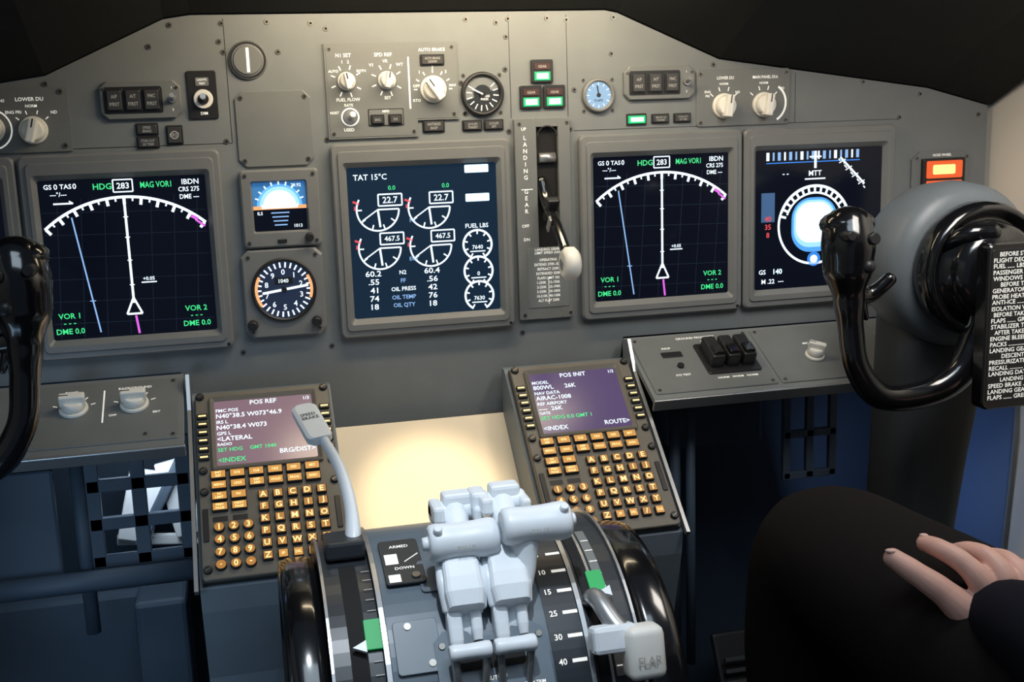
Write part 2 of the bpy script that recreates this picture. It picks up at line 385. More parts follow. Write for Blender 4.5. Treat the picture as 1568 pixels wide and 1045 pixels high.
g.text('UP', 122, 122, 5, 7.2, LBL); g.text('OFF', 121, 10, 5, 7.2, LBL); g.text('DN', 122, -6, 5, 7.2, LBL)
g.line(117, 52.5, 131, 52.5, 1, 7.2, LBL)
g.plate(122, -88, 172, -16, 7, 7.6, PG, 1, .2, 2)
g.text('LANDING GEAR\nLIMIT SPEED (IAS)', 147, -21, 4.2, 7.8, LBL)
for i, t in enumerate(['OPERATING', 'EXTEND 270K-.82M', 'RETRACT 235K', 'EXTENDED 320K', 'FLAPS LIMIT IAS', '1-250K   15-195K', '2-250K   25-190K', '5-250K   30-185K', '10-210K  40-158K', 'ALT FLAP 230K']):
    g.text(t, 147, -31 - i * 5.4, 4.4, 7.8, LBL, sx=.9)
g.line(147, -52, 147, -84, .6, 7.8, LBL)
for x in (117, 174):
    for y in (-96, 128): g.screw(x, y, 7, 2.2)
g.done()

# ================================================================== DISPLAY UNITS
def du(x, content):
    g = G('display_unit', at(PANEL, x, 0))
    cy = 2.5
    def lp(hw, hh, r, w, oy=cy): return [(a, b, w) for a, b in rrect(hw, hh, r, 4, 0, oy)]
    g.loft([lp(103, 110, 7, 0), lp(103, 110, 7, 9), lp(101, 108, 6, 11.5), lp(96, 102, 5, 11.5), lp(95, 101, 5, 13.5), lp(91, 92, 4, 13.5, 0), lp(86, 86, 2.5, 7, 0)], BZ, cap0=True, cap1=False)
    g.add([(a, b, 7) for a, b in rrect(86, 86, 2.5, 4)], [tuple(range(20))], SCRB if content is eng else SCR)
    content(g, 7.5)
    g.disc(97, -103, 2, 11.7, DK, seg=10)
    return g.done()

def nd(g, w):
    for k in range(-3, 4): g.line(k * 24 - 6, -84, k * 24 + 4, 66, .5, w - .25, GRID)
    for k in range(-3, 3): g.line(-84, k * 24 + 4, 84, k * 24, .5, w - .25, GRID)
    cx, cy, R = 0, -60, 127
    lim = math.degrees(math.acos(84 / R))
    g.arc(cx, cy, R - 3, R, lim, 180 - lim, w, EW, 40)
    for i in range(21):
        aa = 49 + i * 82 / 20
        g.ticks(cx, cy, R - (9.5 if i % 2 == 0 else 6), R - 2, aa, aa, 1, 3.2 if i % 2 == 0 else 1.8, w + .1, EW)
    g.line(0, -50, 0, 66, 2.6, w, EW)
    for t in (-30, -3, 22, 44): g.line(-2.5, t, 2.5, t, 1, w, EW)
    g.line(-55, 46, -37, -80, 1.6, w, ELB); g.ticks(-42, -45, 0, 3, 0, 180, 2, 1, w, ELB)
    for a, b, c, d in ((-8, -62, 8, -62), (-8, -62, 0, -44), (8, -62, 0, -44)): g.line(a, b, c, d, 2.2, w, EW)
    g.line(1, -64, 3, -84, 2.4, w, EM)
    g.line(73, 37, 82, 30, 2.4, w + .2, EM); g.line(68, 42, 75, 38, 3.4, w + .2, EM)
    g.text('+0.05', 18, -24, 5.5, w, EW); g.line(10, -28, 26, -28, 1.4, w, EW)
    g.text('HDG', -21, 77.5, 9, w, EG); g.text('MAG VOR1', 34, 77.5, 9, w, EG, sx=.75)
    for a, b, c, d in ((-10, 84, -10, 71), (10, 84, 10, 71), (-10, 71, 10, 71), (-10, 84, 10, 84)): g.line(a, b, c, d, 1.4, w, EW)
    g.text('283', 0, 77.5, 9, w, EW)
    g.text('GS', -76, 79, 7, w, EW); g.text('0', -68, 79, 8, w, EW); g.text('TAS', -58, 79, 7, w, EW); g.text('0', -49, 79, 8, w, EW); g.text('---\u00b0/---', -66, 71, 6.5, w, EW); g.line(-72, 61, -52, 61, 1.8, w, EW); g.line(-56, 63.5, -52, 61, 1.4, w, EW)
    g.text('IBDN', 70, 79, 8, w, EW); g.text('CRS 275', 68, 71, 7, w, EW, sx=.9); g.text('DME ---', 68, 63, 7, w, EW, sx=.9)
    for x in (-68, 65):
        for i, t in enumerate(['VOR 1' if x < 0 else 'VOR 2', '- - -', 'DME 0.0']): g.text(t, x, -60 - i * 8.4, 8.4, w, EG)

def eng(g, w):
    g.text('TAT 15\u00b0C', -60, 75, 9, w, EW)
    for cx in (-53, 6):
        for cy, v, rr in ((38, '22.7', 25), (-6, '467.5', 25)):
            g.arc(cx, cy, rr - 2, rr, -210, 0, w, EW, 30); g.ticks(cx, cy, rr - 7, rr - 1, -180, 0, 6, 1.6, w, EW)
            g.line(cx, cy, cx + 23, cy, 1.8, w, EW); g.line(cx, cy, cx + 2, cy - 20, 2.4, w, EW)
            g.line(cx, cy, cx - 18, cy - 12, 1.5, w, EW)
            x0 = cx + 1
            for a, b, c, d in ((0, 4, 27, 4), (0, 17, 27, 17), (0, 4, 0, 17), (27, 4, 27, 17)): g.line(x0 + a, cy + b, x0 + c, cy + d, 1.7, w, EW)
            g.text(v, x0 + 13.5, cy + 10.5, 10 if len(v) < 5 else 8, w, EW)
            g.line(cx - rr - 3, cy + 10, cx - rr + 4, cy + 7, 2.4, w, ER); g.arc(cx, cy, rr + .5, rr + 2, 170, 180, w, ER, 6)
    g.text('0.0', -36, 62, 7, w, EG); g.text('0.0', 26, 62, 7, w, EG)
    g.text('N1', -14, 24, 6, w, ELB); g.text('EGT', -14, -20, 6, w, ELB)
    for y in (80, 47): g.plate(49, y - 5, 77, y + 4, w - .4, w, ECY, 1, .1, 2)
    for i, (a, b, c) in enumerate([('60.2', 'N2', '60.4'), ('.55', 'FF', '.56'), ('41', 'OIL PRESS', '42'), ('74', 'OIL TEMP', '76'), ('18', 'OIL QTY', '18')]):
        y = -35 - i * 9.6
        g.text(a, -62, y, 9, w, EW, sx=1.2); g.text(c, 6, y, 9, w, EW, sx=1.2); g.text(b, -28, y, 6.6, w, EW if i in (0, 2) else ELB)
    g.text('FUEL LBS', 61, 14, 7, w, EW)
    for y, v in ((-8, '7640'), (-39, '0'), (-68, '7630')):
        g.arc(61, y, 15.5, 18, -60, 240, w, EW, 30); g.ticks(61, y, 12, 18, -60, 240, 9, 1.8, w, EW); g.text(v, 61, y - 3, 6.5, w, EW)
        g.line(52, y - 8, 70, y - 8, 1.4, w, EW)

TGB = mat('tape_grey_blue', (.05, .1, .2), .3, emis=(.08, .22, .5), es=.3)
def pfd(g, w):
    for i in range(17): g.line(-70 + i * 7.6, 83, -70 + i * 7.6, 73, 2.4 if i % 2 else 4, w, ELB if i % 3 else EW)
    g.line(-72, 70, 55, 70, 1.2, w, EB)
    g.quad(-78, 34, -60, -2, w - .2, TGB)
    cx, cy = -6, -8
    g.arc(cx, cy, 47, 50, -200, 20, w, EW, 60)
    g.ticks(cx, cy, 40, 50, 15, 165, 15, 3, w + .1, EW)
    g.arc(cx, cy, 46.5, 50, 20, 160, w, EW, 40); g.arc(cx, cy, 38.5, 41, 20, 160, w, EW, 40)
    g.plate(cx - 31, cy - 34, cx + 31, cy + 34, w - .3, w - .05, mat('sky_blue_glow', (.05, .2, .4), .3, emis=(.08, .34, .85), es=.9), 26, .05, 8)
    g.plate(cx - 28, cy - 28, cx + 28, cy + 31, w - .05, w + .02, mat('sky_mid_glow', (.05, .2, .4), .3, emis=(.36, .68, 1), es=1.1), 22, .05, 8)
    g.plate(cx - 25, cy - 22, cx + 25, cy + 28, w + .05, w + .12, ECY, 19, .05, 8)
    g.disc(cx, cy - 43, 9, w, EB); g.disc(cx, cy - 43, 5, w + .1, ECY)
    g.line(cx, 83, cx, 62, 3.4, w + .1, EW); g.line(cx - 8, 76, cx + 8, 76, 2, w + .1, EW)
    g.text('MTT', cx, 56, 9, w, EW); g.line(cx - 14, 49, cx + 14, 49, 1.8, w, EW)
    for i in range(4): g.text('-/\u00b7-', 32 + i * 9, 68 - i * 9, 13, w, EW, rot=-45)
    g.line(28, 74, 62, 40, 2.6, w, EW)
    g.text('- -', -46, 56, 9, w, ECY); g.text('20', 66, -6, 8, w, ECY); g.text('7', 66, -34, 8, w, EW)
    for i, t in enumerate(['40', '35', '8']): g.text(t, -69, 2 - i * 10, 9, w, ER)
    g.text('GS', -76, -64, 8, w, EW); g.text('140', -55, -64, 9, w, ECY); g.text('M .22  ---', -62, -76, 8, w, EW)
    g.text('10:42', 64, -70, 7, w, EB)

def pfd_dim(g, w):
    g.plate(-40, -35, 30, 35, w - .3, w, ELB, 6, .05); g.line(-80, 0, 80, 0, 1, w, EW); g.quad(52, -60, 72, 60, w - .2, GRID)
    for i in range(8): g.text(str(200 + i * 20), 62, -55 + i * 15, 7, w, EW)
    for i in range(5): g.line(-70, -40 + i * 20, -56, -40 + i * 20, 1.4, w, EW)
du(-533, pfd_dim); du(-324, nd); du(1.5, eng); du(291, nd); du(499, pfd)

g = G('standby_attitude_indicator', PANEL)
def lpx(cx, cy, hw, hh, r, w, s=4): return [(a, b, w) for a, b in rrect(hw, hh, r, s, cx, cy)]
g.loft([lpx(-159, 45, 43, 43, 4, 0), lpx(-159, 45, 43, 43, 4, 8), lpx(-159, 45, 41, 41, 3, 10), lpx(-160, 47, 31, 29, 3, 10), lpx(-160, 47, 29, 27, 2, 5)], BZ, cap1=False)
g.quad(-189, 20, -131, 74, 5.1, SCR)
g.quad(-189, 47, -131, 74, 5.3, mat('sky_outer', (.05, .2, .4), .3, emis=(.04, .18, .50), es=.55))
g.arc(-160, 47, 0, 25, 0, 180, 5.4, mat('sky_mid', (.1, .3, .5), .3, emis=(.12, .42, .95), es=.9))
g.arc(-160, 47, 0, 22, 0, 180, 5.5, mat('sky_light', (.1, .3, .5), .3, emis=(.40, .70, 1), es=1.0)); g.arc(-160, 47, 0, 18, 0, 180, 5.7, em('sky_core', (.80, .93, 1), 1.6))
g.quad(-189, 44, -131, 48, 5.6, EWARM); g.quad(-180, 45, -140, 49.5, 5.8, EW)
g.ticks(-160, 47, 24, 28, 20, 160, 9, 1.6, 5.9, EW)
for i in range(4): g.line(-170 + i, 40 - i * 4.5, -150 - i, 40 - i * 4.5, 1.4, 5.6, ELB)
g.text('ILS', -182, 40, 5, 5.6, EW); g.text('29.92', -141, 70, 5, 5.9, EW); g.text('1013', -141, 25, 5, 5.6, EW)
for x in (-196, -122):
    for y in (8, 82): g.screw(x, y, 10, 2.4)
g.cyl((-130, 12, 10), (-130, 12, 18), 5, 4.5, DK, 16, ch=.8); g.box((-160, 9, 10.5), (10, 4, 2), DK, .5)
g.done()

g = G('standby_altimeter_airspeed_gauge', PANEL)
g.loft([lpx(-162, -50, 45, 50, 8, 0, 1), lpx(-162, -50, 45, 50, 8, 7, 1), lpx(-162, -50, 43, 48, 8, 9, 1)], BZ)
c = (-162, -46)
g.loft([[(c[0] + a * math.cos(2 * math.pi * i / 48), c[1] + a * math.sin(2 * math.pi * i / 48), w) for i in range(48)] for a, w in ((36, 9), (36, 12), (34, 13), (32, 9.3))], DK, cap0=False, cap1=False, smooth=True)
g.disc(c[0], c[1], 33, 9.4, mat('dial_black', (.01, .012, .02), .3, emis=(.05, .09, .2), es=.25), seg=40)
g.ticks(c[0], c[1], 25, 31, 0, 348, 30, 1.8, 9.7, EW); g.arc(c[0], c[1], 29, 32.5, 150, 215, 9.8, EWARM); g.arc(c[0], c[1], 29, 32.5, -20, 30, 9.8, EWARM)
for i in range(10):
    a = math.radians(90 - 36 * i); g.text(str(i), c[0] + 20 * math.cos(a), c[1] + 20 * math.sin(a), 8.5, 9.7, EW)
g.plate(c[0] - 10, c[1] + 6, c[0] + 10, c[1] + 14, 9.5, 9.9, DK, 1, .1, 2); g.text('1040', c[0], c[1] + 10, 6, 10.1, EW)
g.line(c[0] - 24, c[1] - 3, c[0] + 27, c[1] + 4, 2.8, 11, EW); g.cyl((c[0], c[1], 9.5), (c[0], c[1], 12), 3.5, 3, DK, 14)
for x in (-199, -125):
    for y in (-92, -8): g.screw(x, y, 9, 2.4)
g.cyl((-199, -84, 9), (-199, -84, 20), 6, 5, DK, 18, ch=1); g.cyl((-128, -84, 9), (-128, -84, 20), 6, 5, DK, 18, ch=1)
g.done()

g = G('nose_wheel_caution_light', PANEL)
g.prism([(630, 8), (716, 8), (716, 66), (705, 76), (641, 76), (630, 66)], 0, 3, PG2)
g.plate(643, 14, 704, 67, 3, 8, DK, 2, .8, 3)
g.plate(648, 42, 699, 64, 8, 10, EORR, 2, .8, 3); g.plate(656, 47, 688, 59, 10, 10.6, EOR, 2, .3, 3)
g.plate(648, 17, 699, 39, 8, 10, EORR, 2, .8, 3); g.plate(666, 21, 693, 33, 10, 10.6, EOR, 2, .3, 3)
g.text('NOSE WHEEL', 673, 71, 4.4, 3.2, LBL)
for x in (637, 709):
    for y in (14, 68): g.screw(x, y, 3, 2.4)
g.done()

# ================================================================== GLARESHIELD
g = G('glareshield')
edge = [(-790, 131), (-680, 155), (-392, 197), (-268, 253), (-240, 257), (225, 257), (240, 254), (367, 199), (650, 158), (740, 133)]
n = len(edge)
def lerp_s(y, dz): return [(x, y, z + dz) for x, z in edge]
rows = [lerp_s(14, -2), lerp_s(-4, -1), lerp_s(-90, 40), lerp_s(-200, 85), lerp_s(-280, 112), lerp_s(-300, 130), [(x, -290, 470) for x, z in edge], [(x, 14, 500) for x, z in edge]]
vs = [p for r in rows for p in r]; fs = []
for i in range(len(rows)):
    i2 = (i + 1) % len(rows)
    for j in range(n - 1): fs.append((i * n + j, i * n + j + 1, i2 * n + j + 1, i2 * n + j))
fs.append(tuple(i * n for i in range(len(rows)))); fs.append(tuple(i * n + n - 1 for i in range(len(rows))))
g.add(vs, fs, GLS); g.done()

# ================================================================== SHELVES (angled lower panels)
def shelf(name, x0, x1):
    t = math.radians(26.1)
    M = frame((0, -.110, -.187), (1, 0, 0), (0, math.cos(t), math.sin(t)), (0, -math.sin(t), math.cos(t)))
    g = G(name, M); L = 120
    g.box(((x0 + x1) / 2, L / 2, -3.5), (x1 - x0, L, 7), PG, .8)
    g.box(((x0 + x1) / 2, -1.5, -7), (x1 - x0 + 2, 4, 15), MTL, 1)
    return g, M
g, M = shelf('wheel_steering_panel', -700, -279)
g.plate(-440, 10, -284, 112, 0, 1.6, PG2, 3); g.plate(-690, 10, -446, 112, 0, 1.6, PG2, 3)
for x in (-392, -330):
    knob(g, x, 70, 1.6, 15, 90); g.ticks(x, 70, 18, 23, 20, 160, 5, 1.2, 1.9, LBL)
g.line(-362, 98, -362, 44, 1.6, 1.9, LBL)
g.text('PANEL', -395, 99, 5, 1.9, LBL); g.text('BACKGROUND', -330, 99, 5, 1.9, LBL); g.text('OFF', -352, 55, 4.6, 1.9, LBL); g.text('BRT', -307, 55, 4.6, 1.9, LBL)
for x in (-434, -290):
    for y in (16, 106): g.screw(x, y, 1.6, 2.6)
g.screw(-318, 20, 1.6, 2.6); g.done()
g, M = shelf('ground_proximity_panel', 241, 735)
g.plate(246, 8, 400, 114, 0, 1.6, PG2, 3); g.plate(404, 8, 560, 114, 0, 1.6, PG2, 3); g.plate(564, 8, 730, 114, 0, 1.6, PG2, 3)
g.plate(321, 34, 389, 92, 1.6, 4, DK, 3)
for x in (335, 355, 375): g.box((x, 64, 11), (17, 42, 20), DK, 3); g.box((x, 54, 22), (13, 18, 6), GB, 2)
g.plate(276, 72, 302, 82, 1.6, 3, DK, 1); g.cyl((292, 54, 1.6), (292, 54, 5), 4, 4, DK, 14)
g.text('GROUND PROXIMITY', 330, 107, 5.2, 1.9, LBL); g.text('FLAP   GEAR   TERR', 355, 98, 4.8, 1.9, LBL); g.text('SYS TEST', 290, 38, 4.8, 1.9, LBL)
g.text('NORM   NORM   NORM', 355, 27, 4.8, 1.9, LBL); g.text('INOP', 286, 90, 4.8, 1.9, LBL)
knob(g, 466, 52, 1.6, 12, 60); g.text('MIC', 466, 78, 4.8, 1.9, LBL)
for x in (252, 394, 410, 554):
    for y in (14, 108): g.screw(x, y, 1.6, 2.4)
g.done()

# ================================================================== PEDESTAL with CDUs
TL = .711
def slope(x0): return frame((x0 * S, -.033, -.155), (1, 0, 0), (0, math.cos(TL), math.sin(TL)), (0, -math.sin(TL), math.cos(TL)))
g = G('center_pedestal_housing')
def sl(v, w):
    return (-33 - v * math.cos(TL) - w * math.sin(TL), -155 - v * math.sin(TL) + w * math.cos(TL))
def bay(xa, xb):
    top = sl(-6, -7); bot = sl(232, -7)
    pts = [top, bot, (bot[0] + 4, bot[1] - 26), (-176, -420), (-166, -800), (-12, -800), (-12, top[1])]
    g.loft([[(xa, y, z) for y, z in pts], [(xb, y, z) for y, z in pts]], PED)
bay(-271, -119); bay(85, 237)
a = sl(-3, -66); b = sl(246, -66)
g.loft([[(-119, y, z) for y, z in [(-12, a[1] - 8), b, (b[0], b[1] - 200), (-12, -700)]], [(85, y, z) for y, z in [(-12, a[1] - 8), b, (b[0], b[1] - 200), (-12, -700)]]], CR)
for x in (-274, 239):
    p = [(-12, -134), (-12, -160), sl(238, -4), sl(238, 3), sl(20, 3), (-30, -130)]
    g.loft([[(x - 2, y, z) for y, z in p], [(x + 2, y, z) for y, z in p]], MTL)
g.done()

def cdu(x0, scr, rows):
    M = slope(x0); g = G('control_display_unit', M)
    g.box((0, -114.5, -3), (146, 229, 6), DK, .6)
    g.plate(-72.5, -228.5, 72.5, -.5, 0, 5, BZC, 5, 1)
    def lp(hw, hh, r, w, cy): return [(a, b, w) for a, b in rrect(hw, hh, r, 3, 0, cy)]
    g.loft([lp(58, 47.5, 3, 5, -56), lp(58, 47.5, 3, 8, -56), lp(56.5, 46, 2.5, 9, -56), lp(52.5, 41.5, 2, 6.2, -56)], BZC, cap0=False, cap1=False)
    g.quad(-53, -98, 53, -14, 6.3, scr)
    for (t, x, y, al, sz, mm) in rows: g.text(t, x, y, sz, 6.6, mm, al)
    for i in range(6):
        for sx in (-1, 1):
            y = -33 - i * 10.6
            g.plate(sx * 65.5 - 5.5, y - 3.2, sx * 65.5 + 5.5, y + 3.2, 5, 8.5, DK, 1, .6, 2); g.quad(sx * 65.5 - 4, y - 1, sx * 65.5 + 4, y + 1, 8.7, EKEYW)
    def key(x, y, w, h, t, rnd=False):
        if rnd: g.cyl((x, y, 5), (x, y, 9.5), w / 2, w / 2 - .5, DK, 16); g.disc(x, y, w / 2 - .9, 9.7, EKEYL, seg=16)
        else:
            g.plate(x - w / 2, y - h / 2, x + w / 2, y + h / 2, 5, 9.5, DK, 1.2, .7, 2)
            e = .9
            g.quad(x - w / 2 + e, y - h / 2 + e, x + w / 2 - e, y + h / 2 - e, 9.65, EKEYP if len(t) > 1 else EKEYL)
        ls = t.split('/')
        if len(t) == 1: ls = [t]
        for i, l in enumerate(ls): g.text(l, x, y + (len(ls) - 1) * 2 - i * 4, 4 if len(t) > 1 else 9, 9.8, EKEYW, sx=.9 if len(t) > 1 else 1)
    f = ['INIT/REF', 'RTE', 'CLB', 'CRZ', 'DES', 'BRT', 'MENU', 'LEGS', 'DEP/ARR', 'HOLD', 'PROG', 'EXEC']
    for i, t in enumerate(f): key(-52 + (i % 6) * 19.4, -109.5 - (i // 6) * 12.8, 16, 10, t)
    for i, t in enumerate(['N1/LIMIT', 'FIX', 'PREV/PAGE', 'NEXT/PAGE']): key(-52 + (i % 2) * 19.4, -135.5 - (i // 2) * 12.8, 16, 10, t)
    L = 'ABCDEFGHIJKLMNOPQRSTUVWXYZ'
    ks = list(L) + ['SP', 'DEL', '/', 'CLR']
    for i, t in enumerate(ks): key(-8 + (i % 5) * 15, -139 - (i // 5) * 14.2, 10.5, 10.2, t)
    for i, t in enumerate(['1', '2', '3', '4', '5', '6', '7', '8', '9', '.', '0', '-']): key(-54 + (i % 3) * 14.5, -172 - (i // 3) * 14.2, 11.5, 11.5, t, True)
    g.quad(-60, -164, -45, -158, 5.3, DK); g.quad(-40, -164, -25, -158, 5.3, DK)
    for sx in (-1, 1): g.plate(sx * 67 - 2.8, -186, sx * 67 + 2.8, -148, 5, 6.4, DK, 1, .4, 2)
    for sx in (-1, 1):
        for y in (-6, -102, -128, -218):
            g.cyl((sx * 67, y, 5), (sx * 67, y, 8.5), 4.6, 4.2, DK, 14, ch=.6); g.line(sx * 67 - 2.6, y - 1.5, sx * 67 + 2.6, y + 1.5, 1, 8.7, MT)
    g.done()
cdu(-195, SCRP, [('POS REF', 0, -19, 'c', 8, EW), ('1/3', 50, -19, 'r', 6, EW), ('FMC POS', -51, -27, 'l', 6, EW), ('N40\u00b038.5 W073\u00b046.9', -51, -34, 'l', 8, EW), ('IRS L', -51, -42, 'l', 6, EW), ('N40\u00b038.4 W073', -51, -49, 'l', 8, EW),
                 ('GPS L', -51, -57, 'l', 6, EW), ('<LATERAL', -51, -64, 'l', 8, EW), ('RADIO', -51, -71, 'l', 5, EW), ('SET HDG    GMT 1040', -51, -78, 'l', 6.4, EG), ('<INDEX', -51, -91, 'l', 8, EG), ('BRG/DIST>', 51, -86, 'r', 8, EW)])
cdu(161, SCRQ, [('POS INIT', 0, -19, 'c', 8, EW), ('1/3', 50, -19, 'r', 6, EW), ('MODEL', -51, -27, 'l', 6, EW), ('800WL      26K', -51, -34, 'l', 8, EW), ('NAV DATA', -51, -42, 'l', 6, EW), ('AIRAC-1008', -51, -49, 'l', 8, EW),
                ('REF AIRPORT', -51, -57, 'l', 6, EW), ('----  26K', -51, -64, 'l', 8, EW), ('GATE', -51, -70, 'l', 5, EW), ('SET HDG 0.0 GMT 1', -51, -77, 'l', 7, EG), ('<INDEX', -51, -91, 'l', 8, EW), ('ROUTE>', 51, -90, 'r', 8, EW)])

# ================================================================== THROTTLE QUADRANT
AY, AZ, RQ = -345, -390, 163
def Q(x, th, h=0):
    a = math.radians(th); r = RQ + h; return Vector((x, AY - r * math.sin(a), AZ + r * math.cos(a)))
def QF(x, th, h=0):
    a = math.radians(th); p = Q(x, th, h) * S
    return frame(p, (1, 0, 0), (0, math.cos(a), math.sin(a)), (0, -math.sin(a), math.cos(a)))
g = G('throttle_quadrant')
def drum(xa, xb, r, m, t0=-60, t1=100, n=40, base=-780):
    dr = r - RQ; P = []
    for i in range(n + 1):
        p = Q(0, t0 + (t1 - t0) * i / n, dr); P.append((p.y, p.z))
    P += [(P[-1][0], base), (-245, base), (-245, -340)]
    e = 2.0
    L = []
    for x, s in ((xa, e), (xa + e, 0), (xb - e, 0), (xb, e)):
        pts = []
        for i, (y, z) in enumerate(P):
            if i <= n:
                q = Q(0, t0 + (t1 - t0) * i / n, dr - s); pts.append((x, q.y, q.z))
            else: pts.append((x, y, z))
        L.append(pts)
    g.loft(L, m)
drum(-118, 44, 163, GR); drum(-163, -119.5, 157, GRD); drum(45.5, 90, 157, GRD)
def strip(xa, xb, t0, t1, h0, h1, m, n=24):
    L = []
    for i in range(n + 1):
        t = t0 + (t1 - t0) * i / n
        L.append([Q(xa, t, h0), Q(xb, t, h0), Q(xb, t, h1), Q(xa, t, h1)])
    g.loft(L, m)
for x in (-119, 44.5): strip(x - 2, x + 2, -40, 95, -1, 3, MTL)
for x in (-162, 62, 90): strip(x - 1.2, x + 1.2, -40, 95, -7, -2.5, MTL)
strip(-147, -133, 12, 80, -6, -5.2, BLK)
strip(52, 60, 5, 80, -6, -4.5, BLK); strip(66, 74, 8, 62, -6, -4.6, PG2)
for x in (-54, -16): strip(x - 6, x + 6, 22, 66, -.5, .6, BLK)
g.box(Q(-139, 3, 2), (34, 38, 16), GRD, 3, Matrix.Rotation(math.radians(-3), 4, 'X'))
T = QF(-94, 16); g.plate(-17, -30, 17, 30, .2, 2, GRD, 3, .4, M=T)
g.quad(-14, -4, -3, 10, 2.3, LBL, M=T); g.quad(-14, -28, -4, -18, 2.3, LBL, M=T); g.text('ARMED', 0, 20, 5, 2.3, LBL, M=T); g.text('DOWN', 1, -10, 5, 2.3, LBL, M=T); g.line(2, -2, 15, 8, 1, 2.3, LBL, M=T)
g.cyl((9, -22, 2), (9, -22, 4), 4, 3.5, MT, 12, M=T)
T = QF(-94, 46); g.plate(-18, -22, 18, 22, .2, 1.6, GR, 3, .4, M=T)
g.cyl((-6, 17, 1.6), (-6, 17, 2.6), 3, 3, MT, 12, M=T); g.cyl((10, -15, 1.6), (10, -15, 2.6), 3, 3, MT, 12, M=T)
strip(14, 42, 2, 66, .2, 1.6, GRD)
for i, t in enumerate(['UP', '1', '2', '5', '10', '15', '25', '30', '40']):
    th = 0 + i * 7.0; T = QF(28, th, 1.8)
    g.text(t, -7, 0, 7, .2, LBL, M=T); g.quad(1, -1.5, 13.5, 1.5, .2, LBL, M=T)
g.text('FLAP', 0, 0, 6.5, .3, LBL, M=QF(28, 63, 1.8))
T = QF(-35, 24); g.plate(-48, -16, 46, 20, .1, 1.4, GR, 4, .5, M=T)
T = QF(-35, 50); g.prism([(-46, -40), (46, -40), (46, 12), (34, 20), (20, 20), (14, 12), (-14, 12), (-20, 20), (-38, 20), (-46, 12)], .2, 3, GR, M=T)
g.plate(-28, -14, 26, 8, 3, 3.5, BLK, 3, .1, M=T)
for x in (-40, 40): g.cyl((x, 8, 3), (x, 8, 4.5), 3, 2.6, MT, 12, M=T)
g.text('CUTOFF', 0, -22, 4.5, 3.3, LBL, M=T); g.text('STAB TRIM', 30, -30, 3.6, 3.3, LBL, M=T)
for x, t in ((-127, 40), (66, 33)):
    T = QF(x, t, -4); g.plate(-7, -13, 7, 13, 0, 1.5, GRN, 1, .3, 2, M=T)
    T = QF(x - 10 if x < 0 else x + 6, t + 4, -2); g.prism([(-8, 0), (3, 5), (3, -5)], 0, 4, WH, M=T)
for i in range(15): T = QF(-127, 16 + i * 4, -4.6); g.quad(-2, -.5, 5, .5, 0, LBLD, M=T)
for i in range(10): T = QF(70, 14 + i * 5, -4.4); g.quad(-3, -.5, 4, .5, 0, LBL, M=T)
T = QF(-112, 60, 4); g.plate(-22, -10, 22, 10, 0, 4, WH, 4, .6, M=T); g.text('PARKING', 0, 3.5, 7, 4.2, DK, M=T); g.text('BRAKE', 0, -4, 7, 4.2, DK, M=T)
def white_grip(c, L, r, M=None, m=WH):
    x0, x1 = c[0] - L / 2, c[0] + L / 2; L_ = []
    for (f, k) in ((0, .78), (.04, .95), (.12, 1.0), (.35, .93), (.62, .95), (.88, 1.03), (.96, .97), (1, .8)):
        x = x0 + (x1 - x0) * f
        L_.append([(x, c[1] + r * k * math.cos(2 * math.pi * j / 20), c[2] + r * k * .95 * math.sin(2 * math.pi * j / 20)) for j in range(20)])
    g.loft(L_, m, smooth=True)
def taper(x, t0, h0, w0, d0, t1, h1, w1, d1, m, r=4, n=4):
    # tapered moulded block running between two points of the quadrant
    L = []
    for i in range(n + 1):
        f = i / n; T = QF(x, t0 + (t1 - t0) * f, h0 + (h1 - h0) * f); e = 1.0 if 0 < i < n else .86
        L.append([T @ Vector((a, 0, b)) / S for a, b in rrect((w0 + (w1 - w0) * f) / 2 * e, (d0 + (d1 - d0) * f) / 2 * e, r, 3)])
    g.loft(L, m)
for cx, cy, cz, sx in ((-48, -432, -203, -54), (12, -440, -193, -16)):
    white_grip((cx, cy, cz), 58, 16.5)
    s0 = Q(sx, 43, -4); mid = Vector(((cx + sx) / 2, (cy + s0.y) / 2 + 4, (cz + s0.z) / 2 + 4))
    g.tube([(cx * .6 + sx * .4, cy + 2, cz - 4), mid, s0], [15, 13, 10], WH, 12, flat=.75)
    taper(sx + 1, 27, 30, 30, 24, 40, 17, 34, 26, WH, 5)
    g.tube([Q(sx - 14, 27, 26), Q(sx - 15, 33, 26), Q(sx - 14, 39, 16)], [4, 5, 4], WH, 10)
    g.tube([Q(sx + 15, 27, 26), Q(sx + 16, 33, 26), Q(sx + 15, 39, 16)], [4, 5, 4], WH, 10)
    taper(sx - 9, 38, 12, 13, 18, 50, 1, 11, 12, WH, 3); taper(sx + 9, 37, 12, 10, 16, 47, 2, 9, 12, WH, 3)
    e = -1 if sx < -30 else 1
    g.cyl((cx + e * 27, cy, cz), (cx + e * 34, cy, cz), 6, 5.4, WH, 16, ch=1)
    g.cyl((cx + e * 22, cy - 8, cz + 10), (cx + e * 22, cy - 12, cz + 17), 4, 3.6, WH, 12, ch=.6)
    g.text('PULL UP', cx, 0, 4, 0, LBLD, M=frame((0, (cy - 17.4) * S, cz * S), (1, 0, 0), (0, .2, 1), (0, -1, 0)))
for cx, cy, cz in ((-46, -384, -194), (-6, -392, -188)):
    white_grip((cx, cy, cz), 42, 10)
    g.box((cx + 3, cy + 2, cz + 10), (26, 18, 12), WH, 3)
    g.tube([(cx, cy, cz), (cx - 1, cy - 22, cz - 14), (cx - 2, cy - 40, cz - 30)], [12, 11, 10], WH, 12)
    g.box((cx - 16, cy - 6, cz + 3), (10, 30, 15), WH, 3); g.box((cx + 18, cy - 8, cz), (8, 28, 14), WH, 2.5)
